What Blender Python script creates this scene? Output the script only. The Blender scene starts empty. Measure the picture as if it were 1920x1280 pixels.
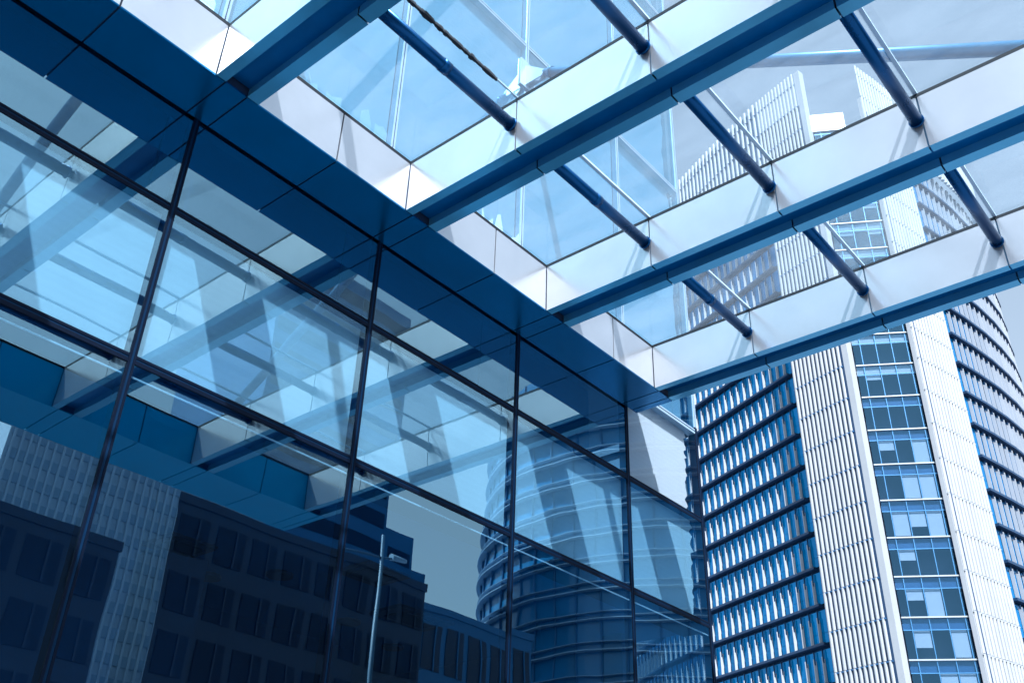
import bpy, math, random
from mathutils import Vector, Matrix

random.seed(7)
sc = bpy.context.scene
EYE = 1.6                      # eye height; every height below is measured from the eye and lifted by this

# ------------------------------------------------------------------ camera
cam = bpy.data.cameras.new('camera')
cam.sensor_width = 36.0
cam.lens = 34.444
cam.clip_start = 0.05
cam.clip_end = 5000
cam_o = bpy.data.objects.new('camera', cam)
sc.collection.objects.link(cam_o)
Rr = Vector((0.64187165, -0.76621969, 0.03013596))
Rd = Vector((0.42162084, 0.31982495, -0.84849742))
Rf = Vector((0.64049719, 0.55733238, 0.52834076))
cam_o.matrix_world = Matrix(((Rr.x, -Rd.x, -Rf.x, 0), (Rr.y, -Rd.y, -Rf.y, 0), (Rr.z, -Rd.z, -Rf.z, EYE), (0, 0, 0, 1)))
sc.camera = cam_o

# ------------------------------------------------------------------ sky, sun, exposure
SUN = Vector((0.435, 0.53, -1.0)).normalized()          # the way the light travels
world = bpy.data.worlds.new('World')
sc.world = world
world.use_nodes = True
wn = world.node_tree
sky = wn.nodes.new('ShaderNodeTexSky')
sky.sky_type = 'NISHITA'
sky.sun_disc = False
sky.sun_elevation = math.asin(-SUN.z)
sky.sun_rotation = math.atan2(-SUN.x, -SUN.y) % (2 * math.pi)
sky.air_density = 1.0
sky.dust_density = 3.0
sky.ozone_density = 1.0
soften = wn.nodes.new('ShaderNodeHueSaturation')          # milky city air: the whole sky a little less blue
soften.inputs['Saturation'].default_value = 0.54
cool = wn.nodes.new('ShaderNodeMix')                       # and leaning to cyan, as the photograph is toned
cool.data_type = 'RGBA'
cool.blend_type = 'MULTIPLY'
cool.inputs[0].default_value = 1.0
cool.inputs[7].default_value = (0.98, 1.03, 0.96, 1)
wn.links.new(sky.outputs[0], soften.inputs['Color'])
wn.links.new(soften.outputs[0], cool.inputs[6])
wn.links.new(cool.outputs[2], wn.nodes['Background'].inputs[0])
wn.nodes['Background'].inputs[1].default_value = 0.12
sun = bpy.data.lights.new('sun', 'SUN')
sun.energy = 5.0
sun.angle = math.radians(0.5)
sun.color = (1.0, 0.985, 0.965)
sun_o = bpy.data.objects.new('sun', sun)
sc.collection.objects.link(sun_o)
sun_o.rotation_euler = SUN.to_track_quat('-Z', 'Y').to_euler()
sun_o.location = (-20, -30, 60)
sc.view_settings.view_transform = 'Standard'
sc.view_settings.look = 'None'
sc.view_settings.gamma = 1.0
sc.view_settings.use_curve_mapping = False
sc.view_settings.exposure = 1.2
sc.view_settings.use_white_balance = True            # the photograph's cold toning
sc.view_settings.white_balance_temperature = 5850
sc.view_settings.white_balance_tint = 10
cy = sc.cycles
cy.max_bounces = 14
cy.transparent_max_bounces = 24
cy.transmission_bounces = 8
cy.glossy_bounces = 6
cy.diffuse_bounces = 4
cy.caustics_reflective = False
cy.caustics_refractive = False
cy.use_denoising = True
cy.sample_clamp_indirect = 6.0

# ------------------------------------------------------------------ helpers
C = sc.collection


class MB:
    """collects shapes; build() links them as one mesh object"""
    def __init__(self):
        self.v, self.f = [], []

    def quad(self, a, b, c, d):
        n = len(self.v)
        self.v += [tuple(a), tuple(b), tuple(c), tuple(d)]
        self.f.append((n, n + 1, n + 2, n + 3))
        return self

    def box(self, x0, x1, y0, y1, z0, z1):
        n = len(self.v)
        self.v += [(x, y, z) for x in (x0, x1) for y in (y0, y1) for z in (z0, z1)]
        self.f += [tuple(n + i for i in q) for q in ((0, 1, 3, 2), (4, 6, 7, 5), (0, 4, 5, 1), (2, 3, 7, 6), (0, 2, 6, 4), (1, 5, 7, 3))]
        return self

    def prism(self, poly, z0, z1, cap=True):
        n = len(self.v)
        k = len(poly)
        self.v += [(p[0], p[1], z0) for p in poly] + [(p[0], p[1], z1) for p in poly]
        for i in range(k):
            j = (i + 1) % k
            self.f.append((n + i, n + j, n + k + j, n + k + i))
        if cap:
            self.f.append(tuple(n + i for i in reversed(range(k))))
            self.f.append(tuple(n + k + i for i in range(k)))
        return self

    def strip(self, line, off0, off1, z0, z1):
        """a slab following a polyline in plan, between two offsets to its right hand normal"""
        a = offset_line(line, off0)
        b = offset_line(line, off1)
        for i in range(len(line) - 1):
            self.prism([a[i], a[i + 1], b[i + 1], b[i]], z0, z1)
        return self

    def tube(self, p, q, r, n=14, r2=None):
        p, q = Vector(p), Vector(q)
        d = (q - p).normalized()
        u = d.orthogonal().normalized()
        w = d.cross(u)
        r2 = r if r2 is None else r2
        s = len(self.v)
        for c, rr in ((p, r), (q, r2)):
            for i in range(n):
                t = 2 * math.pi * i / n
                self.v.append(tuple(c + (u * math.cos(t) + w * math.sin(t)) * rr))
        for i in range(n):
            j = (i + 1) % n
            self.f.append((s + i, s + j, s + n + j, s + n + i))
        self.f.append(tuple(s + i for i in reversed(range(n))))
        self.f.append(tuple(s + n + i for i in range(n)))
        return self

    def mesh(self, name, mat=None, smooth=False):
        m = bpy.data.meshes.new(name)
        m.from_pydata(self.v, [], self.f)
        if mat is not None:
            m.materials.append(mat)
        if smooth:
            for p in m.polygons:
                p.use_smooth = len(p.vertices) == 4
        m.update()
        return m

    def build(self, name, mat, parent=None, smooth=False, fix=False):
        m = self.mesh(name, mat, smooth)
        if fix:
            import bmesh
            b = bmesh.new()
            b.from_mesh(m)
            bmesh.ops.recalc_face_normals(b, faces=b.faces)
            b.to_mesh(m)
            b.free()
        return put(name, m, parent)


def put(name, data, parent=None, mw=None):
    o = bpy.data.objects.new(name, data)
    C.objects.link(o)
    if parent is not None:
        o.parent = parent
        pm = PINV.get(parent.name)
        o.matrix_parent_inverse = pm if pm is not None else Matrix()
    if mw is not None:
        o.matrix_basis = mw
    return o


PINV = {}


def thing(name, label, cat, loc=(0, 0, 0), group=None):
    o = bpy.data.objects.new(name, None)
    C.objects.link(o)
    o.location = loc
    o['label'] = label
    o['category'] = cat
    if group:
        o['group'] = group
    PINV[o.name] = Matrix.Translation(-Vector(loc))
    return o


def tag(o, label, cat, group=None):
    o['label'] = label
    o['category'] = cat
    if group:
        o['group'] = group
    return o


def offset_line(line, d):
    pts = [Vector((p[0], p[1])) for p in line]
    out = []
    for i, p in enumerate(pts):
        ns = []
        if i > 0:
            t = (pts[i] - pts[i - 1]).normalized()
            ns.append(Vector((t.y, -t.x)))
        if i < len(pts) - 1:
            t = (pts[i + 1] - pts[i]).normalized()
            ns.append(Vector((t.y, -t.x)))
        n = sum(ns, Vector((0, 0))).normalized()
        out.append(p + n * (d / max(0.3, n.dot(ns[0]))))
    return out


def along(line, s):
    """point and tangent at arc length s of a plan polyline"""
    pts = [Vector((p[0], p[1])) for p in line]
    for i in range(len(pts) - 1):
        L = (pts[i + 1] - pts[i]).length
        if s <= L or i == len(pts) - 2:
            t = (pts[i + 1] - pts[i]) / L
            return pts[i] + t * s, t
        s -= L


def length(line):
    return sum(math.dist(line[i], line[i + 1]) for i in range(len(line) - 1))


def frame(p, t, z):
    """matrix whose x runs along t, y along the left-hand normal, at p and height z"""
    n = Vector((-t.y, t.x))
    return Matrix(((t.x, n.x, 0, p.x), (t.y, n.y, 0, p.y), (0, 0, 1, z), (0, 0, 0, 1)))


# ------------------------------------------------------------------ materials
def new_mat(name):
    m = bpy.data.materials.new(name)
    m.use_nodes = True
    return m, m.node_tree, m.node_tree.nodes['Principled BSDF']


def paint(name, col, rough=0.5, metal=0.0, spec=0.5, vary=0.06, scale=3.0, bump=0.0, rand=0.0, coat=0.0):
    """principled paint with soft cloudy variation of tone, gloss and a faint relief"""
    m, nt, b = new_mat(name)
    N, L = nt.nodes, nt.links
    tc = N.new('ShaderNodeTexCoord')
    nz = N.new('ShaderNodeTexNoise')
    nz.inputs['Scale'].default_value = scale
    nz.inputs['Detail'].default_value = 6
    nz.inputs['Roughness'].default_value = 0.62
    L.new(tc.outputs['Object'], nz.inputs['Vector'])
    mp = N.new('ShaderNodeMapRange')
    mp.inputs['From Min'].default_value = 0.25
    mp.inputs['From Max'].default_value = 0.75
    mp.inputs['To Min'].default_value = 1 - vary
    mp.inputs['To Max'].default_value = 1 + vary
    L.new(nz.outputs['Fac'], mp.inputs['Value'])
    val = mp.outputs[0]
    if rand:
        oi = N.new('ShaderNodeObjectInfo')
        m2 = N.new('ShaderNodeMapRange')
        m2.inputs['To Min'].default_value = 1 - rand
        m2.inputs['To Max'].default_value = 1 + rand
        L.new(oi.outputs['Random'], m2.inputs['Value'])
        mu = N.new('ShaderNodeMath')
        mu.operation = 'MULTIPLY'
        L.new(val, mu.inputs[0])
        L.new(m2.outputs[0], mu.inputs[1])
        val = mu.outputs[0]
    mx = N.new('ShaderNodeVectorMath')
    mx.operation = 'SCALE'
    mx.inputs[0].default_value = col
    L.new(val, mx.inputs['Scale'])
    L.new(mx.outputs[0], b.inputs['Base Color'])
    rg = N.new('ShaderNodeMapRange')
    rg.inputs['To Min'].default_value = max(0.02, rough - 0.06)
    rg.inputs['To Max'].default_value = rough + 0.06
    L.new(nz.outputs['Fac'], rg.inputs['Value'])
    L.new(rg.outputs[0], b.inputs['Roughness'])
    b.inputs['Metallic'].default_value = metal
    b.inputs['Specular IOR Level'].default_value = spec
    b.inputs['Coat Weight'].default_value = coat
    b.inputs['Coat Roughness'].default_value = 0.12
    if bump:
        bp = N.new('ShaderNodeBump')
        bp.inputs['Strength'].default_value = bump
        bp.inputs['Distance'].default_value = 0.02
        L.new(nz.outputs['Fac'], bp.inputs['Height'])
        L.new(bp.outputs[0], b.inputs['Normal'])
    return m


def glass(name, tint, refl_col, base, gain, wave=0.0, wave_scale=0.6, dirt=0.0):
    """coated pane: mirror reflection over a tinted view through; reflects on its outer faces only"""
    m = bpy.data.materials.new(name)
    m.use_nodes = True
    nt = m.node_tree
    N, L = nt.nodes, nt.links
    N.remove(N['Principled BSDF'])
    out = N['Material Output']
    tr = N.new('ShaderNodeBsdfTransparent')
    tr.inputs[0].default_value = (*tint, 1)
    clear = N.new('ShaderNodeBsdfTransparent')
    gl = N.new('ShaderNodeBsdfAnisotropic')
    gl.inputs['Color'].default_value = (*refl_col, 1)
    gl.inputs['Roughness'].default_value = 0.0
    fr = N.new('ShaderNodeFresnel')
    fr.inputs['IOR'].default_value = 1.5
    ma = N.new('ShaderNodeMath')
    ma.operation = 'MULTIPLY_ADD'
    ma.use_clamp = True
    ma.inputs[1].default_value = gain
    ma.inputs[2].default_value = base
    L.new(fr.outputs[0], ma.inputs[0])
    mix = N.new('ShaderNodeMixShader')
    L.new(ma.outputs[0], mix.inputs[0])
    L.new(tr.outputs[0], mix.inputs[1])
    L.new(gl.outputs[0], mix.inputs[2])
    tc = N.new('ShaderNodeTexCoord')
    if wave:
        nz = N.new('ShaderNodeTexNoise')
        nz.inputs['Scale'].default_value = wave_scale
        nz.inputs['Detail'].default_value = 1
        L.new(tc.outputs['Object'], nz.inputs['Vector'])
        bp = N.new('ShaderNodeBump')
        bp.inputs['Strength'].default_value = 1.0
        bp.inputs['Distance'].default_value = wave
        L.new(nz.outputs['Fac'], bp.inputs['Height'])
        L.new(bp.outputs[0], gl.inputs['Normal'])
    last = mix
    if dirt:
        dn = N.new('ShaderNodeTexNoise')
        dn.inputs['Scale'].default_value = 2.2
        dn.inputs['Detail'].default_value = 8
        dn.inputs['Roughness'].default_value = 0.7
        mpn = N.new('ShaderNodeMapping')
        mpn.inputs['Scale'].default_value = (1.0, 0.35, 0.35)
        L.new(tc.outputs['Object'], mpn.inputs['Vector'])
        L.new(mpn.outputs[0], dn.inputs['Vector'])
        dr = N.new('ShaderNodeMapRange')
        dr.inputs['From Min'].default_value = 0.35
        dr.inputs['From Max'].default_value = 0.8
        dr.inputs['To Min'].default_value = dirt * 0.35
        dr.inputs['To Max'].default_value = dirt
        L.new(dn.outputs['Fac'], dr.inputs['Value'])
        df = N.new('ShaderNodeBsdfDiffuse')
        df.inputs[0].default_value = (0.52, 0.63, 0.73, 1)
        tl = N.new('ShaderNodeBsdfTranslucent')
        tl.inputs[0].default_value = (0.52, 0.63, 0.73, 1)
        ad = N.new('ShaderNodeMixShader')
        L.new(df.outputs[0], ad.inputs[1])
        L.new(tl.outputs[0], ad.inputs[2])
        m2 = N.new('ShaderNodeMixShader')
        L.new(dr.outputs[0], m2.inputs[0])
        L.new(mix.outputs[0], m2.inputs[1])
        L.new(ad.outputs[0], m2.inputs[2])
        last = m2
    ge = N.new('ShaderNodeNewGeometry')
    bk = N.new('ShaderNodeMixShader')
    L.new(ge.outputs['Backfacing'], bk.inputs[0])
    L.new(last.outputs[0], bk.inputs[1])
    L.new(clear.outputs[0], bk.inputs[2])
    L.new(bk.outputs[0], out.inputs['Surface'])
    return m


def blind_cloth(name, col):
    """white roller blind: woven, part of the light comes through"""
    m, nt, b = new_mat(name)
    N, L = nt.nodes, nt.links
    tc = N.new('ShaderNodeTexCoord')
    nz = N.new('ShaderNodeTexNoise')
    nz.inputs['Scale'].default_value = 1.3
    nz.inputs['Detail'].default_value = 4
    L.new(tc.outputs['Object'], nz.inputs['Vector'])
    wv = N.new('ShaderNodeTexWave')
    wv.bands_direction = 'Z'
    wv.inputs['Scale'].default_value = 3.5
    wv.inputs['Distortion'].default_value = 1.2
    L.new(tc.outputs['Object'], wv.inputs['Vector'])
    s = N.new('ShaderNodeMath')
    s.operation = 'MULTIPLY_ADD'
    s.inputs[1].default_value = 0.10
    s.inputs[2].default_value = 0.93
    L.new(nz.outputs['Fac'], s.inputs[0])
    s2 = N.new('ShaderNodeMath')
    s2.operation = 'MULTIPLY_ADD'
    s2.inputs[1].default_value = 0.03
    L.new(wv.outputs['Fac'], s2.inputs[0])
    L.new(s.outputs[0], s2.inputs[2])
    sc_ = N.new('ShaderNodeVectorMath')
    sc_.operation = 'SCALE'
    sc_.inputs[0].default_value = col
    L.new(s2.outputs[0], sc_.inputs['Scale'])
    L.new(sc_.outputs[0], b.inputs['Base Color'])
    b.inputs['Roughness'].default_value = 0.85
    return m


M = {}
M['white_panel'] = paint('white_panel', (0.62, 0.595, 0.61), 0.24, metal=0.62, spec=0.6, vary=0.06, scale=1.1, coat=0.2, bump=0.04)
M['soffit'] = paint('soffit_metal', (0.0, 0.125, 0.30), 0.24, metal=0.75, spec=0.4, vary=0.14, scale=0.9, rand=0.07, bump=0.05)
M['flange'] = paint('flange_metal', (0.10, 0.36, 0.56), 0.20, metal=0.55, spec=0.5, vary=0.10, scale=1.4, rand=0.06)
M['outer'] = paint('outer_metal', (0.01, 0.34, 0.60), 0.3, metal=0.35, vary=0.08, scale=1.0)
M['channel'] = paint('channel_metal', (0.0, 0.11, 0.30), 0.35, metal=0.5, vary=0.18, scale=2.2)
M['steel'] = paint('blue_steel', (0.0, 0.06, 0.18), 0.28, metal=0.7, spec=0.5, vary=0.07, scale=2.0)
M['rod'] = paint('rod_steel', (0.01, 0.13, 0.28), 0.35, metal=0.3, vary=0.12, scale=4.0)
M['joint'] = paint('black_rubber', (0.002, 0.004, 0.010), 0.7, vary=0.2, scale=20)
M['frame'] = paint('dark_frame', (0.0008, 0.005, 0.018), 0.6, metal=0.0, spec=0.12, vary=0.15, scale=8)
M['pale_frame'] = paint('pale_frame', (0.34, 0.46, 0.58), 0.35, metal=0.2, vary=0.08, scale=8)
M['bead'] = paint('blue_bead', (0.0, 0.018, 0.055), 0.6, metal=0.0, spec=0.15, vary=0.1, scale=8)
M['seam'] = paint('seam_blue', (0.10, 0.24, 0.40), 0.6, vary=0.1)
M['core'] = paint('dark_core', (0.01, 0.03, 0.08), 0.7, vary=0.1)
M['silicone'] = paint('clear_silicone', (0.62, 0.74, 0.86), 0.4, vary=0.08, scale=6)
M['blind'] = blind_cloth('blind_cloth', (0.90, 0.91, 0.92))
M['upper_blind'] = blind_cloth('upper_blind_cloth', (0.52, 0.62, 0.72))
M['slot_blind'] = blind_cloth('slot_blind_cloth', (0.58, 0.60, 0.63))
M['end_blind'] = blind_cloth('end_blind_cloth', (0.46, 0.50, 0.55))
M['patch_white'] = blind_cloth('light_patch', (0.95, 0.96, 0.97))  # white of the added light patches on the upper panes
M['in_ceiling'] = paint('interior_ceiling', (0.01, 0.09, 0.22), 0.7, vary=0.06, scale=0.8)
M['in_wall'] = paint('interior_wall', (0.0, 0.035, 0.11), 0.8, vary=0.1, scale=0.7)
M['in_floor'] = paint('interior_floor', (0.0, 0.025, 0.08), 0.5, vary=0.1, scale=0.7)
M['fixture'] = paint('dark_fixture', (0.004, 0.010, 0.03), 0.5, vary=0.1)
M['trim'] = paint('white_trim', (0.85, 0.88, 0.92), 0.4, vary=0.03)
M['wall_glass'] = glass('wall_glass', (0.52, 0.74, 0.86), (0.56, 0.86, 1.0), 0.25, 1.6, wave=0.0026, wave_scale=0.7)
M['clear_glass'] = glass('clear_glass', (0.90, 0.95, 0.97), (0.8, 0.92, 1.0), 0.04, 1.2, wave=0.002, wave_scale=0.6)
M['roof_glass'] = glass('roof_glass', (0.78, 0.88, 0.93), (0.85, 0.93, 1.0), 0.02, 1.0, wave=0.0006, dirt=0.25)
M['ground'] = paint('paving', (0.13, 0.16, 0.20), 0.8, vary=0.12, scale=0.15)
M['rib'] = paint('white_rib', (0.36, 0.375, 0.395), 0.45, vary=0.05, scale=0.4, rand=0.03)
M['fin'] = paint('white_fin', (0.38, 0.40, 0.43), 0.4, vary=0.04, scale=0.5, rand=0.04)
M['tower_dark'] = paint('tower_dark', (0.008, 0.035, 0.09), 0.5, vary=0.15, scale=0.5)
M['tower_back'] = paint('tower_back', (0.02, 0.10, 0.24), 0.5, vary=0.2, scale=0.4)
M['tower_glass'] = paint('tower_glass', (0.0, 0.19, 0.46), 0.08, metal=0.35, spec=0.4, vary=0.14, scale=0.25, rand=0.16)
M['slot_glass'] = glass('slot_glass', (0.50, 0.60, 0.70), (0.22, 0.52, 0.85), 0.06, 1.0, wave=0.003, wave_scale=0.3)
M['bar'] = paint('white_bar', (0.36, 0.39, 0.42), 0.3, metal=0.3, vary=0.04)
M['mull'] = paint('slot_mullion', (0.06, 0.20, 0.40), 0.35, metal=0.4, vary=0.06)
M['city_dark'] = paint('city_dark', (0.0, 0.013, 0.042), 0.5, vary=0.15, scale=0.1)
M['city_mid'] = paint('city_mid', (0.02, 0.12, 0.27), 0.6, vary=0.12, scale=0.1)
M['city_light'] = paint('city_light', (0.45, 0.56, 0.68), 0.6, vary=0.1, scale=0.1)
M['city_drum'] = paint('city_drum', (0.02, 0.17, 0.36), 0.3, vary=0.2, scale=0.1)
M['lamp_paint'] = paint('lamp_paint', (0.03, 0.09, 0.16), 0.5, vary=0.1)
M['city_ring'] = paint('city_ring', (0.28, 0.40, 0.53), 0.6, vary=0.1, scale=0.1)
M['city_glass'] = paint('city_glass', (0.0, 0.009, 0.03), 0.45, spec=0.2, vary=0.2, scale=0.1, rand=0.2)
M['bark'] = paint('bark', (0.02, 0.035, 0.06), 0.9, vary=0.2, scale=6)

# ------------------------------------------------------------------ ground
g = MB().quad((-900, -900, 0), (900, -900, 0), (900, 900, 0), (-900, 900, 0)).build('ground', M['ground'])
g['kind'] = 'structure'

# ------------------------------------------------------------------ shared dimensions of wall and canopy
def Z(h):
    return h + EYE


WALL = 8.0
BAY = 2.81
X0 = 3.71                                   # the mullion / beam nearest the frame's left side
KS = range(-3, 4)                           # beams
XEND = 14.43                                # corner of the glass building
ZSOF, ZTOP = Z(7.75), Z(8.55)
COF_IN, COF_OUT = 7.26, 0.12                # the coffers run between these two
OUTER = -1.12
SEAMS = [COF_IN, 5.49, 3.66, 1.83, COF_OUT]
BN, BF = -0.275, 0.275                      # beam faces about its mullion

# ------------------------------------------------------------------ glass office building
bld = thing('office_building', 'office building with a blue glass curtain wall, black mullions and pale blinds, behind the canopy', 'building', (5, WALL, 0))
mx = [X0 + BAY * k for k in range(-4, 4)] + [XEND]
tz = [0.25, Z(4.67), Z(6.5), Z(8.22), Z(13.97), Z(19.4), Z(24.8)]
MW, MD = 0.038, 0.10


for x in mx:
    m = MB()
    m.box(x - MW, x - 0.014, WALL - 0.012, WALL + 0.13, 0.0, Z(8.30))
    m.box(x + 0.014, x + MW, WALL - 0.012, WALL + 0.13, 0.0, Z(8.30))
    o = m.build('mullion', M['frame'], bld)
    MB().box(x - 0.0135, x + 0.0135, WALL - 0.006, WALL + 0.12, 0.0, Z(8.30)).build('bead', M['bead'], o)
    o = MB().box(x - MW, x - 0.010, WALL - 0.008, WALL + 0.10, Z(8.31), tz[-1]).box(x + 0.010, x + MW, WALL - 0.008, WALL + 0.10, Z(8.31), tz[-1]).build('mullion', M['pale_frame'], bld)
    MB().box(x - 0.0095, x + 0.0095, WALL - 0.003, WALL + 0.09, Z(8.31), tz[-1]).build('bead', M['bead'], o)
for i, z in enumerate(tz):
    for a, b in zip(mx[:-1], mx[1:]):
        m = MB()
        m.box(a + MW + 0.002, b - MW - 0.002, WALL - 0.010, WALL + 0.14, z - 0.052, z - 0.012)
        m.box(a + MW + 0.002, b - MW - 0.002, WALL - 0.010, WALL + 0.14, z + 0.012, z + 0.040)
        o = m.build('transom', M['frame'] if z < Z(8) else M['pale_frame'], bld)
        MB().box(a + MW + 0.002, b - MW - 0.002, WALL - 0.004, WALL + 0.13, z - 0.0115, z + 0.0115).build('bead', M['bead'], o)
for a, b in zip(mx[:-1], mx[1:]):
    for z0, z1 in zip(tz[:-1], tz[1:]):
        px = MB()
        px.box(a + MW + 0.001, b - MW - 0.001, WALL, WALL + 0.014, z0 + 0.041, z1 - 0.053)
        # the end pane of the row under the canopy is plain clear glass
        o = px.build('window_pane', M['clear_glass'] if (b > XEND - 0.01 and Z(6) < z0 < Z(7)) else M['wall_glass'], bld)
        # each pane sits a hair out of true, as glazing does
        c = Vector(((a + b) / 2, WALL, (z0 + z1) / 2))
        rot = Matrix.Rotation(random.uniform(-0.0035, 0.0035), 4, 'Z') @ Matrix.Rotation(random.uniform(-0.003, 0.003), 4, 'X')
        o.matrix_basis = Matrix.Translation(c) @ rot @ Matrix.Translation(-c)
# blinds behind the panes above the ground floor
BY = WALL + 0.115
for bi, (a, b) in enumerate(zip(mx[:-1], mx[1:])):
    for z0, z1 in zip(tz[1:-1], tz[2:]):
        x0, x1 = a + 0.016, b - 0.016
        lo, hi = z0 - 0.005, z1 - 0.006
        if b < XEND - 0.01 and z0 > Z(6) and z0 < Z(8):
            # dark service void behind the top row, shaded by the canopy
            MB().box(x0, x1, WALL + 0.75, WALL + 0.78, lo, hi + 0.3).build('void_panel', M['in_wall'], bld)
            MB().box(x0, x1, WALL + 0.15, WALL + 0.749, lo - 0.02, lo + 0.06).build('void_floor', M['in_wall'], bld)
        elif b < XEND - 0.01:
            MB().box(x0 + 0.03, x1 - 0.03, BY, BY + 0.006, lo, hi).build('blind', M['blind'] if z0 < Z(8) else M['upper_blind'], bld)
        else:
            # last bay: the cloth ends in a ragged edge short of the corner
            n = 34
            m = MB()
            xr = [b - 0.27 + 0.05 * math.sin(i * 1.7) * random.random() + random.uniform(-0.045, 0.045) + 0.10 * (i / n - 0.5) for i in range(n + 1)]
            zs = [lo + (hi - lo) * i / n for i in range(n + 1)]
            for i in range(n):
                p = [(x0 + 0.03, zs[i]), (xr[i], zs[i]), (xr[i + 1], zs[i + 1]), (x0 + 0.03, zs[i + 1])]
                m.quad(*[(q[0], BY, q[1]) for q in p])
                m.quad(*[(q[0], BY + 0.004, q[1]) for q in reversed(p)])
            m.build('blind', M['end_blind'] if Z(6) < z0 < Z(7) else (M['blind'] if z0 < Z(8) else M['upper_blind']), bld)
# slab edge, lit trim and ground-floor room
CZ = Z(4.60)
MB().box(mx[0], XEND - 0.03, WALL + 0.145, WALL + 0.5, CZ - 0.05, Z(4.95)).build('slab_edge', M['frame'], bld)
for a, b in zip(mx[:-1], mx[1:]):
    MB().box(a + 0.05, b - 0.05, WALL + 0.037, WALL + 0.125, Z(4.50), Z(4.615)).build('edge_board', M['frame'], bld)
for a, b in zip(mx[:-1], mx[1:]):
    MB().box(a + 0.05, b - 0.05, WALL + 0.022, WALL + 0.036, Z(4.492), Z(4.508)).build('trim', M['trim'], bld)
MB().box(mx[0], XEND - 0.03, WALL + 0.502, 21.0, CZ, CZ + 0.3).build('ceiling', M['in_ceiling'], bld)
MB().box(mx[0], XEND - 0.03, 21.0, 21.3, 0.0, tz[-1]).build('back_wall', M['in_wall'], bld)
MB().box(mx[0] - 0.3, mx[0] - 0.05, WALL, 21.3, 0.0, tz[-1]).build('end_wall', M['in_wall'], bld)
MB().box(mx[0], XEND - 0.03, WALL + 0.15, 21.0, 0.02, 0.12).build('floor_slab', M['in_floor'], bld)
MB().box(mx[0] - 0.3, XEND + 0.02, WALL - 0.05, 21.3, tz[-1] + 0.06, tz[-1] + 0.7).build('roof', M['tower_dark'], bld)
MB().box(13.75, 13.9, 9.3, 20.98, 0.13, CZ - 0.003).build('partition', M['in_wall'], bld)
for x, y in ((1.5, 10.6), (7.1, 12.4), (12.75, 9.6)):
    MB().box(x - 0.35, x + 0.35, y - 0.35, y + 0.35, 0.13, CZ - 0.003).build('column', M['in_wall'], bld)
for x0, x1, y in ((3.5, 5.4, 10.2), (8.6, 12.0, 14.0), (5.8, 8.0, 16.0)):
    MB().box(x0, x1, y, y + 0.12, 0.13, CZ - 0.003).build('partition', M['in_wall'], bld)
# room divider above: keeps the upper floors dark behind the blinds
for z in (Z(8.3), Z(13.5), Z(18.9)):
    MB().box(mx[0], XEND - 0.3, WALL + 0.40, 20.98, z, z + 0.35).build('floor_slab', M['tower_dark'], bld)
# return wall round the corner, also glass
rm = [WALL + 0.2 + 2.6 * i for i in range(6)]
for y in rm[1:]:
    MB().box(XEND - 0.10, XEND + 0.012, y - MW, y + MW, 0.0, tz[-1]).build('mullion', M['frame'], bld)
for z in tz:
    MB().box(XEND - 0.10, XEND + 0.010, WALL + 0.14, rm[-1] - 0.05, z - 0.05, z + 0.04).build('transom', M['frame'], bld)
for y0, y1 in zip([WALL + 0.14] + rm[1:-1], rm[1:]):
    for z0, z1 in zip(tz[:-1], tz[1:]):
        MB().box(XEND - 0.02, XEND - 0.006, y0 + MW, y1 - MW, z0 + 0.042, z1 - 0.052).build('window_pane', M['wall_glass'], bld)
# jagged white shapes standing in for patches of light low on the upper panes
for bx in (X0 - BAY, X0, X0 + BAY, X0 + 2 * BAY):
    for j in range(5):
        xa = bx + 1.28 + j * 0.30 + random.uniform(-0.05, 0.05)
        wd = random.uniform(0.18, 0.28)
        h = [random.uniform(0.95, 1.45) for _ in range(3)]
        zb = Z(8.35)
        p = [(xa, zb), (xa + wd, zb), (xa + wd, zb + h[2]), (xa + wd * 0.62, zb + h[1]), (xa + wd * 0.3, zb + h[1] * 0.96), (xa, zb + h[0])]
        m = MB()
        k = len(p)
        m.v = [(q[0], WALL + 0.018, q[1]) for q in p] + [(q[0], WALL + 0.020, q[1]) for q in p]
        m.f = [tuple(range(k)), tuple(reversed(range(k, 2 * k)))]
        m.build('light_patch', M['patch_white'], bld)

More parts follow.
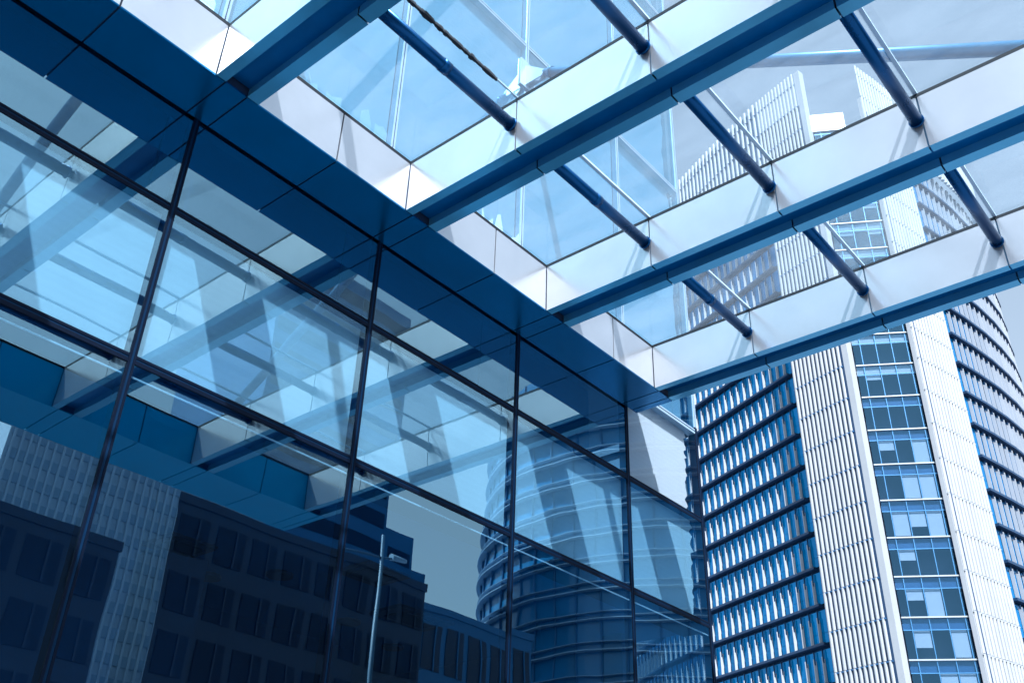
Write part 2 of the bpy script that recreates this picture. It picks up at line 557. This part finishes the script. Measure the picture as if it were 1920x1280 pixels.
# ------------------------------------------------------------------ glass canopy
can = thing('glass_canopy', 'glass canopy on white-sided steel beams, projecting from the glass wall', 'canopy', (3.7, 4, ZSOF))
bx = [X0 + BAY * k for k in KS]
GAP = 0.010
for x in bx:
    xn, xf = x + BN, x + BF
    beam = MB().box(xn + 0.030, xf - 0.030, OUTER + 0.04, COF_IN - 0.01, ZSOF + 0.13, ZTOP + 0.012).build('beam', M['core'], can)
    MB().box(xn + 0.021, xn + 0.0295, OUTER + 0.04, COF_IN - 0.01, ZSOF + 0.004, ZTOP).box(xf - 0.0295, xf - 0.021, OUTER + 0.04, COF_IN - 0.01, ZSOF + 0.004, ZTOP).build('side_backing', M['seam'], beam)
    # channel ceiling and its two cheeks
    c0, c1 = xn + 0.12, xf - 0.15
    MB().box(c0, c1, COF_OUT, COF_IN - 0.012, ZSOF + 0.122, ZSOF + 0.128).build('channel', M['channel'], beam)
    seg = list(zip(SEAMS[1:], SEAMS[:-1]))
    for y0, y1 in seg:
        a, b = y0 + GAP, y1 - GAP
        # white side panels, near and far
        MB().box(xn, xn + 0.02, a, b, ZSOF + 0.003, ZTOP - 0.041).build('side_panel', M['white_panel'], beam)
        MB().box(xf - 0.02, xf, a, b, ZSOF + 0.003, ZTOP - 0.041).build('side_panel', M['white_panel'], beam)
        # flange strips under the beam with their upturned lips
        a2, b2 = y0 + 0.010, y1 - 0.010
        MB().box(xn, c0, a2, b2, ZSOF, ZSOF + 0.0025).box(c0 - 0.003, c0, a2, b2, ZSOF + 0.0026, ZSOF + 0.121).build('flange', M['flange'], beam)
        MB().box(c1, xf, a2, b2, ZSOF, ZSOF + 0.0025).box(c1, c1 + 0.003, a2, b2, ZSOF + 0.0026, ZSOF + 0.121).build('flange', M['flange'], beam)
    MB().box(xn - 0.003, xn + 0.018, COF_OUT, COF_IN, ZTOP - 0.040, ZTOP + 0.006).build('gasket', M['joint'], beam)
    MB().box(xf - 0.018, xf + 0.003, COF_OUT, COF_IN, ZTOP - 0.040, ZTOP + 0.006).build('gasket', M['joint'], beam)
# soffit along the wall: two panels to a bay and one below each beam
xs = []
for k, x in zip(KS, bx):
    xs += [x + BN + 0.12, x + BF - 0.15, x + BAY / 2]
xs = xs[:-1]
x_left, x_right = bx[0] + BN, bx[-1] + BF
edges = [x_left] + xs + [x_right]
for ya, yb, nm in ((COF_IN, WALL - 0.035, 'soffit_panel'), (OUTER, COF_OUT, 'outer_soffit_panel')):
    for a, b in zip(edges[:-1], edges[1:]):
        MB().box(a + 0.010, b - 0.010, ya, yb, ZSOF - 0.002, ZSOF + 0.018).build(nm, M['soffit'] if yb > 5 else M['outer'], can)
MB().box(x_left + 0.02, x_right - 0.02, COF_IN + 0.03, WALL - 0.032, ZSOF + 0.02, ZTOP + 0.02).build('wall_box', M['core'], can)
MB().box(x_left + 0.02, x_right - 0.02, OUTER + 0.03, COF_OUT - 0.03, ZSOF + 0.02, ZTOP + 0.02).build('outer_box', M['core'], can)
for k, x in list(zip(KS, bx))[:-1]:
    for a, b in ((x + BF, x + BAY / 2), (x + BAY / 2, x + BAY + BN)):
        MB().box(a + GAP, b - GAP, COF_IN, COF_IN + 0.02, ZSOF + 0.020, ZTOP - 0.041).build('coffer_panel', M['white_panel'], can)
        MB().box(a + GAP, b - GAP, COF_OUT - 0.02, COF_OUT, ZSOF + 0.020, ZTOP - 0.041).build('coffer_panel', M['outer'], can)
        MB().box(a + GAP, b - GAP, OUTER - 0.02, OUTER, ZSOF + 0.0, ZTOP + 0.03).build('front_panel', M['white_panel'], can)
    for y in (COF_IN - 0.003, COF_OUT - 0.015):
        MB().box(x + BF + 0.004, x + BAY + BN - 0.004, y, y + 0.018, ZTOP - 0.040, ZTOP + 0.006).build('gasket', M['joint'], can)
# roof panes, joints and the tubes that carry them
TUBE_Z = Z(8.13)
for k, x in list(zip(KS, bx))[:-1]:
    xa, xb = x + BF, x + BAY + BN
    for y0, y1 in zip(SEAMS[1:], SEAMS[:-1]):
        o = MB().box(xa - 0.10, xb + 0.10, y0 + 0.012, y1 - 0.012, ZTOP + 0.014, ZTOP + 0.032).build('roof_pane', M['roof_glass'], can)
    for y in SEAMS[1:-1]:
        if k == 0 and y > 5:
            # perished joint: black, lumpy, hanging out of the gap
            m = MB()
            n = 40
            for i in range(n):
                u0, u1 = i / n, (i + 1) / n
                xx0, xx1 = xa + 0.03 + (xb - xa - 0.4) * u0, xa + 0.03 + (xb - xa - 0.4) * u1
                w = 0.010 + 0.016 * abs(math.sin(i * 0.55)) * random.random() + 0.008 * random.random()
                m.box(xx0, xx1 + 0.002, y - w, y + w * 0.9, ZTOP - 0.004 - w * 0.5, ZTOP + 0.030)
            m.build('perished_joint', M['joint'], can)
            MB().box(xb - 0.36, xb + 0.09, y - 0.010, y + 0.010, ZTOP + 0.013, ZTOP + 0.030).build('glass_joint', M['silicone'], can)
        else:
            MB().box(xa - 0.09, xb + 0.09, y - 0.022, y + 0.022, ZTOP + 0.009, ZTOP + 0.036).build('glass_joint', M['silicone'], can)
        yt = y + 0.05
        t = MB().tube((xa, yt, TUBE_Z), (xb - 0.055, yt, TUBE_Z), 0.074, 20).build('tube', M['steel'], can, smooth=True)
        MB().tube((xb - 0.055, yt, TUBE_Z), (xb - 0.030, yt, TUBE_Z), 0.088, 20).tube((xb - 0.030, yt, TUBE_Z), (xb, yt, TUBE_Z), 0.05, 16).build('collar', M['steel'], t, smooth=True)
        if y > 5:
            MB().tube((xa + 1.05, yt, TUBE_Z), (xa + 1.16, yt, TUBE_Z), 0.079, 20).build('sleeve', M['steel'], t, smooth=True)
# tie rods over every second beam
for k in (-2, 0, 2):
    x = X0 + BAY * k
    top = Vector((x, WALL - 0.16, Z(13.27 - 0.615 * 0.16)))
    bot = Vector((x, 0.42, Z(13.27 - 0.615 * 7.58)))
    d = (bot - top).normalized()
    rod = MB().tube(top + d * 0.45, bot - d * 0.3, 0.088, 18).build('tie_rod', M['rod'], can, smooth=True)
    MB().tube(top + d * 0.2, top + d * 0.45, 0.05, 16, 0.088).tube(top + d * 0.44, top + d * 0.5, 0.105, 18).tube(bot - d * 0.3, bot, 0.088, 16, 0.045).build('rod_end', M['rod'], rod, smooth=True)
    m = MB()
    for s in (-1, 1):
        xx = x + s * 0.05
        m.v += []
        n = len(m.v)
        prof = [(WALL - 0.012, top.z + 0.25), (WALL - 0.012, top.z - 0.25), (top.y + 0.02 + d.y * 0.3, top.z + d.z * 0.3 - 0.10), (top.y + d.y * 0.34, top.z + d.z * 0.34 + 0.04), (top.y - 0.02, top.z + 0.10)]
        m.v += [(xx - 0.012, p[0], p[1]) for p in prof] + [(xx + 0.012, p[0], p[1]) for p in prof]
        q = len(prof)
        m.f += [tuple(n + i for i in range(q)), tuple(n + q + i for i in reversed(range(q)))]
        for i in range(q):
            j = (i + 1) % q
            m.f.append((n + i, n + q + i, n + q + j, n + j))
    m.box(x - 0.2, x + 0.2, WALL - 0.04, WALL - 0.0125, top.z - 0.32, top.z + 0.32)
    m.build('bracket', M['pale_frame'], rod, fix=True)
    MB().box(x - 0.035, x + 0.035, 0.25, 0.62, ZTOP + 0.014, ZTOP + 0.16).build('lug', M['trim'], rod)

# ------------------------------------------------------------------ ceiling fittings behind the lower glass
for i, (x, y) in enumerate(((7.86, 12.65), (8.44, 11.69), (10.66, 12.65), (6.0, 13.4), (9.6, 14.9), (12.2, 13.2), (4.6, 11.4))):
    t = MB().tube((x, y, CZ - 0.045), (x, y, CZ - 0.001), 0.20, 20).build('downlight', M['fixture'])
    tag(t, 'round dark downlight set in the ceiling behind the lower glass', 'downlight', 'downlights behind the lower glass')
for i, (x, y, w, lab) in enumerate(((6.85, 11.85, 0.36, 'square dark ceiling unit behind the second lower pane'), (11.1, 11.6, 0.62, 'long dark ceiling unit behind the middle lower pane'), (9.2, 10.5, 0.4, 'square dark ceiling unit beside the middle mullion'))):
    t = thing('ceiling_unit', lab, 'ceiling unit', (x, y, CZ), 'air units in the room behind the glass')
    MB().box(x - w, x + w, y - 0.36, y + 0.36, CZ - 0.05, CZ - 0.001).build('casing', M['fixture'], t)
    MB().box(x - w * 0.7, x + w * 0.7, y - 0.22, y + 0.22, CZ - 0.065, CZ - 0.051).build('grille', M['frame'], t)

# ------------------------------------------------------------------ curved office tower on the right
tow = thing('office_tower', 'tall white ribbed office tower with curved finned glass sides, right of the canopy', 'tower', (108, 38, 0))
LF = [(98.9, 41.4), (102.2, 49.3), (106.2, 58.7), (111.5, 68.5), (118.5, 78.0)]       # left glass side (away from the eye)
RF = [(107.7, 24.9), (112.0, 24.0), (117.0, 23.2), (122.0, 22.75), (127.0, 22.7), (131.5, 23.2), (136.0, 24.4), (140.0, 26.4), (144.0, 30.0)]      # right glass side
FLOOR0 = 3.69                                                                          # lowest band, then every 4 m
TOPZ = Z(102.4)
levels = [Z(FLOOR0 + 4 * i) for i in range(-1, 22)]
# glass core
core = [(98.9, 41.4), (102.2, 49.3), (106.2, 58.7), (111.5, 68.5), (118.5, 78.0), (150, 80), (156, 40), (144.0, 30.0), (140.0, 26.4), (136.0, 24.4), (131.5, 23.2), (127.0, 22.7), (122.0, 22.75), (117.0, 23.2), (112.0, 24.0), (107.7, 24.9), (101.5, 27.6), (98.2, 34.2)]
cen = Vector((122, 46))
inner = [tuple(Vector(p) + (cen - Vector(p)).normalized() * 0.9) for p in core]
MB().prism(list(reversed(inner)), 0.0, Z(88)).build('core', M['tower_back'], tow, fix=True)
MB().prism(list(reversed([tuple(Vector(p) + (cen - Vector(p)).normalized() * 3.0) for p in core])), Z(88) + 0.01, Z(93)).build('crown_core', M['tower_back'], tow, fix=True)

FIN_S, FIN_D = 1.26, 0.40


def fin_shape(h, notch):
    """white blade; forked top and dark blade above stand in for floor-edge shade"""
    m = MB()
    m.box(-0.03, 0.03, -FIN_D, 0.0, 0.0, h)
    m.box(-0.03, 0.03, -FIN_D, -FIN_D * 0.74, h + 0.001, h + notch)
    m.box(-0.03, 0.03, -FIN_D * 0.22, 0.0, h + 0.001, h + notch * 0.7)
    n = len(m.f)
    m.box(-0.02, 0.02, -FIN_D * 0.72, -FIN_D * 0.24, h + 0.002, 3.42)  # dark blade: the floor edge's shade, built as a shape
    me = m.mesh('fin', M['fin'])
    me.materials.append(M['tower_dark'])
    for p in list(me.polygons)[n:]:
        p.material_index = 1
    return me


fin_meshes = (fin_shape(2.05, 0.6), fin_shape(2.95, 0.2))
pane_mesh = MB().box(-0.59, 0.59, 0.04, 0.07, 0.02, 1.02).box(-0.59, 0.59, 0.04, 0.07, 1.05, 3.38).mesh('facade_pane', M['tower_glass'])
fins_left = 300
for li, (line, flip) in enumerate(((LF, False), (RF, True))):
    rest_f, rest_p = MB(), MB()
    fin_mesh = fin_meshes[li]
    Ln = length(line)
    n = int(Ln / FIN_S)
    for z in levels:
        # dark projecting floor edge; the left line has the eye on its left-hand side, the right line on its right
        m = MB()
        if flip:
            m.strip(line, -0.3, 0.46, z + 0.12, z + 0.42)
        else:
            m.strip(line, -0.52, 0.3, z + 0.16, z + 0.42)
        m.build('floor_edge', M['tower_dark'], tow, fix=True)
        for i in range(-1, n):
            s = (i + 0.55) * FIN_S
            p, t = along(line, s)
            tt = t if flip else -t
            # local -y must point outward
            mwf = Matrix.Translation((0, 0, 0)) @ frame(p, tt, z + 0.43)
            p2, t2 = along(line, s + FIN_S * 0.5)
            tp = t2 if flip else -t2
            mwp = frame(p2, tp, z + 0.45) @ Matrix.Rotation(random.uniform(-0.012, 0.012), 4, 'Z') @ Matrix.Rotation(random.uniform(-0.008, 0.008), 4, 'X')
            seen = z > Z(18) and (i < 15 if not flip else i < 3)
            if seen and fins_left > 0:
                fins_left -= 1
                if i >= 0:
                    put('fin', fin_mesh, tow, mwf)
                put('facade_pane', pane_mesh, tow, mwp)
            else:
                for acc, mesh, mw in ((rest_f, fin_mesh, mwf), (rest_p, pane_mesh, mwp)):
                    if i < 0 and mesh is fin_mesh:
                        continue
                    k = len(acc.v)
                    acc.v += [tuple(mw @ v.co) for v in mesh.vertices]
                    acc.f += [tuple(k + j for j in q.vertices) for q in mesh.polygons]
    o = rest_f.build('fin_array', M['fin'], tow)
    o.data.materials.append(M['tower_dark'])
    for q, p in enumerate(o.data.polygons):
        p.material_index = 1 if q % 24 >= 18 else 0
    o['kind'] = 'stuff'
    o = rest_p.build('facade_pane_array', M['tower_glass'], tow)
    o['kind'] = 'stuff'


def rib_bmesh(z0, z1, w, d, step=4.0, gap=0.05, off=0.0):
    """half-round upright facing -y, cut by a joint at every floor"""
    m = MB()
    prof = [(-w / 2, 0.0)] + [(-w / 2 * math.cos(a), -d * (0.35 + 0.65 * math.sin(a))) for a in (0, math.pi / 5, 2 * math.pi / 5, 3 * math.pi / 5, 4 * math.pi / 5, math.pi)] + [(w / 2, 0.0)]
    z = z0
    k = math.floor((z0 - off) / step)
    while z < z1 - 0.01:
        k += 1
        nz = min(z1, off + k * step)
        if nz - z > 0.1:
            m.prism(prof, z, nz - gap)
        z = nz
    return m


def screen(line, z0, z1, n, w, d, side, off, back=None, rail=True, cname='rib'):
    Ln = length(line)
    ms = rib_bmesh(z0, z1, w, d, off=off)
    import bmesh
    me = ms.mesh(cname, M['rib'])
    b = bmesh.new(); b.from_mesh(me); bmesh.ops.recalc_face_normals(b, faces=b.faces); b.to_mesh(me); b.free()
    for i in range(n):
        p, t = along(line, (i + 0.5) * Ln / n)
        put(cname, me, tow, frame(p, t if side > 0 else -t, 0))
    if rail:
        z = off + 4 * math.ceil((z0 - off) / 4)
        while z < z1:
            m = MB()
            if side > 0:
                m.strip(line, -0.02, d * 0.75, z - 0.16, z - 0.05)
            else:
                m.strip(line, -d * 0.75, 0.02, z - 0.16, z - 0.05)
            m.build('rail', M['tower_back'] if side < 0 else M['rib'], tow, fix=True)
            z += 4


BAR0 = Z(60.364)
off = BAR0 % 4
RIB1 = [(94.35, 32.6), (95.1, 35.8), (96.3, 40.1)]         # eye on the left-hand side
RIB2 = [(98.1, 26.4), (102.2, 25.35), (106.0, 24.55)]      # eye on the right-hand side
# rib screen left of the slot, its backing and its broad end post
MB().strip(RIB1, 0.02, 0.5, 0.0, TOPZ - 6).build('screen_back', M['tower_dark'], tow, fix=True)
screen([(94.5, 33.4), (95.1, 35.8), (96.3, 40.1)], 0.0, TOPZ, 12, 0.33, 0.17, -1, off)
MB().prism([(94.33, 32.55), (94.55, 33.35), (95.5, 33.2), (95.3, 32.35)], 0.0, TOPZ).build('end_post', M['rib'], tow, fix=True)
# rib screen right of the slot
MB().strip(RIB2, -0.5, -0.02, 0.0, TOPZ - 6).build('screen_back', M['rib'], tow, fix=True)
screen(RIB2, 0.0, TOPZ, 13, 0.42, 0.15, 1, off + 0.4)
# crown screens over the two glass sides
CRL = [(96.3, 40.1), (99.7, 48.2), (103.9, 57.5), (109.4, 67.5)]
CRR = [(106.0, 24.55), (112.0, 23.2), (119.0, 22.2), (126.5, 21.8), (132.0, 22.5), (137.0, 24.0)]
MB().strip(CRL, 0.02, 0.3, Z(88), TOPZ - 0.7).build('crown_back', M['city_mid'], tow, fix=True)
screen(CRL, Z(87.6), TOPZ, 34, 0.40, 0.26, -1, off, cname='crown_rib')
MB().strip(CRR, -0.3, -0.02, Z(92.6), TOPZ - 0.7).build('crown_back', M['rib'], tow, fix=True)
screen(CRR, Z(91.6), TOPZ, 40, 0.60, 0.42, 1, off, cname='crown_rib')
# glazed slot between the two rib screens
SA, SB = Vector((95.45, 32.3)), Vector((98.75, 26.75))
sd = (SB - SA).normalized()
SL = (SB - SA).length
cuts = [0.0, SL * 0.13, SL * 0.39, SL * 0.65, SL * 0.90, SL]


def slot_box(m, u0, u1, d0, d1, z0, z1):
    n = Vector((sd.y, -sd.x))            # points away from the eye
    if n.x < 0:
        n = -n
    q = [SA + sd * u0 + n * d0, SA + sd * u1 + n * d0, SA + sd * u1 + n * d1, SA + sd * u0 + n * d1]
    m.prism([tuple(p) for p in q], z0, z1)
    return m


k = -15
while BAR0 - 4 * k > 0:
    z = BAR0 - 4 * k
    if z < Z(92):
        slot_box(MB(), 0.0, SL, -0.14, 0.10, z - 0.08, z + 0.06).build('slot_bar', M['bar'], tow, fix=True)
        h = 4.0
        za, zb, zc = z + 0.06, z + h * 0.70, z + h - 0.08
        slot_box(MB(), 0.0, SL, -0.03, 0.05, zb - 0.04, zb + 0.04).build('slot_transom', M['mull'], tow, fix=True)
        for i in range(5):
            for a, b in ((za, zb - 0.04), (zb + 0.04, zc)):
                o = slot_box(MB(), cuts[i] + 0.035, cuts[i + 1] - 0.035, 0.0, 0.03, a, b).build('slot_pane', M['slot_glass'], tow, fix=True)
        # blinds at differing drops
        for i in range(1, 4):
            drop = random.choice((0.0, 0.0, 0.4, 0.6, 0.95, 1.0)) if z < Z(46) else random.choice((0, 0, 0.2))
            if drop > 0:
                slot_box(MB(), cuts[i] + 0.10, cuts[i + 1] - 0.10, 0.14, 0.16, zb - 0.05 - (zb - za - 0.1) * drop, zb - 0.05).build('slot_blind', M['slot_blind'], tow, fix=True)
        slot_box(MB(), 0.02, SL - 0.02, 0.16, 0.2, zb, zc).build('slot_header', M['slot_blind'] if z > Z(52) else M['tower_back'], tow, fix=True)
        slot_box(MB(), 0.02, SL - 0.02, 0.22, 1.6, z - 0.12, z + 0.09).build('slot_slab', M['in_floor'], tow, fix=True)
    k += 1
for u in cuts[1:-1]:
    slot_box(MB(), u - 0.034, u + 0.034, -0.04, 0.06, 0.0, Z(92)).build('slot_mullion', M['mull'], tow, fix=True)
slot_box(MB(), -0.2, SL * 0.62, -0.2, 2.5, Z(91.6), Z(94.5)).build('parapet', M['bar'], tow, fix=True)
slot_box(MB(), 0.0, SL, 1.7, 1.9, 0.0, Z(94)).build('slot_back', M['in_floor'], tow, fix=True)
MB().prism([(98.75, 26.75), (98.3, 26.3), (98.6, 26.1), (100.2, 26.6)], 0.0, Z(94)).build('reveal', M['tower_dark'], tow, fix=True)

# ------------------------------------------------------------------ the city behind the eye, seen in the glass
# round tower with pale floor rings
rc, rr_ = Vector((103.0, -47.5)), 22.0
rt = thing('round_tower', 'round tower ringed with pale floor edges, mirrored in the right-hand panes', 'tower', (rc.x, rc.y, 0))


def ring(r, n=72):
    return [(rc.x + r * math.cos(2 * math.pi * i / n), rc.y + r * math.sin(2 * math.pi * i / n)) for i in range(n)]


MB().prism(ring(rr_ - 0.5), 0, Z(60)).build('drum', M['city_drum'], rt)
for i in range(19):
    z = 2.0 + i * 3.15
    MB().prism(ring(rr_ + 0.25), z, z + 0.10).build('floor_ring', M['city_ring'], rt)
    MB().prism(ring(rr_ + 0.1), z + 0.8, z + 0.85).build('rail_ring', M['city_ring'], rt)
for i in range(48):
    t = 2 * math.pi * i / 48
    MB().tube((rc.x + (rr_ - 0.4) * math.cos(t), rc.y + (rr_ - 0.4) * math.sin(t), 0), (rc.x + (rr_ - 0.4) * math.cos(t), rc.y + (rr_ - 0.4) * math.sin(t), Z(60)), 0.12, 6).build('upright', M['city_mid'], rt)


def block(name, label, plan, h, wall, cols, rows, wmat, wfrac=0.78, z0=3.0):
    """plan: four corners, the first two along the street front"""
    cx, cy_ = sum(p[0] for p in plan) / 4, sum(p[1] for p in plan) / 4
    t = thing(name, label, 'building', (cx, cy_, 0))
    (x0, y1), (x1, _) = plan[0], plan[1]
    MB().prism(plan, 0, h).build('wall', wall, t, fix=True)
    big = [(cx + (p[0] - cx) * 1.012, cy_ + (p[1] - cy_) * 1.012) for p in plan]
    MB().prism(big, h + 0.002, h + 0.5).build('parapet', wall, t, fix=True)
    cw, rh = (x1 - x0) / cols, (h - z0) / rows
    wm = MB().box(-cw * wfrac / 2, cw * wfrac / 2, 0, 0.05, 0, rh * 0.66).mesh('window', wmat)
    bm = MB().box(-0.06, 0.06, 0.055, 0.12, 0, rh * 0.66).mesh('glazing_bar', wall)
    for i in range(cols):
        for j in range(rows):
            x, z = x0 + (i + 0.5) * cw, z0 + j * rh + rh * 0.15
            w = put('window', wm, t, Matrix.Translation((x, y1 + 0.004, z)))
            put('glazing_bar', bm, t, Matrix.Translation((x + cw * 0.12, y1 + 0.004, z)))
    return t


block('dark_office_block', 'long dark flat-roofed office block mirrored in the lower panes', [(26.2, -30), (45.4, -30), (45.4, -46), (36.2, -46)], Z(20.3), M['city_dark'], 8, 6, M['city_glass'])
block('low_dark_block', 'low dark block mirrored at the lower left corner of the wall', [(4.0, -30), (23.4, -30), (23.4, -44), (4.0, -44)], Z(16.6), M['city_dark'], 8, 5, M['city_glass'])
block('plain_block', 'plain block beside the long dark block, mirrored in the glass', [(45.8, -33), (60.0, -33), (60.0, -50), (45.8, -50)], Z(20.4), M['city_mid'], 6, 4, M['city_dark'])
gt = thing('grid_tower', 'pale tower with a fine grid of lines, mirrored between two dark blocks', 'tower', (38, -70, 0))
MB().box(28.0, 46.0, -78, -62, 0, Z(42)).build('wall', M['city_light'], gt)
for j in range(22):
    MB().box(28.2, 45.8, -61.998, -61.9, 1.2 + j * 1.95, 2.1 + j * 1.95).build('window_band', M['city_ring'], gt)
for j in range(24):
    MB().box(28.3 + j * 0.76, 28.5 + j * 0.76, -61.895, -61.75, 0.5, Z(41.5)).build('upright', M['city_light'], gt)
st = thing('stepped_building', 'stepped tower block mirrored above the street lamp', 'building', (64, -68, 0))
for x0, x1, h in ((50, 68.6, 66), (68.605, 72.8, 39.2), (72.805, 74.8, 35.4)):
    o = MB().box(x0, x1, -78, -60, 0, Z(h)).build('wall', M['city_mid'], st)
    for j in range(int(h / 3.4)):
        MB().box(x0 + 0.4, x1 - 0.4, -60 + 0.003, -59.94, 3 + j * 3.4, 3 + j * 3.4 + 1.7).build('window_band', M['city_glass'], o)
# street lamp
lp = thing('street_lamp', 'slim street lamp with a single arm, mirrored in the middle lower pane', 'street lamp', (19.7, -6, 0))
MB().tube((19.7, -6, 0), (19.7, -6, Z(11.0)), 0.10, 14, 0.06).tube((19.7, -6, 0), (19.7, -6, 1.3), 0.16, 14).build('pole', M['lamp_paint'], lp, smooth=True)
MB().tube((19.7, -6, Z(10.2)), (17.9, -6, Z(10.0)), 0.04, 10).tube((19.7, -6, Z(10.2)), (20.3, -6, Z(10.35)), 0.04, 10).build('arm', M['lamp_paint'], lp, smooth=True)
MB().tube((20.1, -6, Z(10.36)), (20.75, -6, Z(10.42)), 0.12, 12, 0.07).build('lamp_head', M['city_ring'], lp, smooth=True)
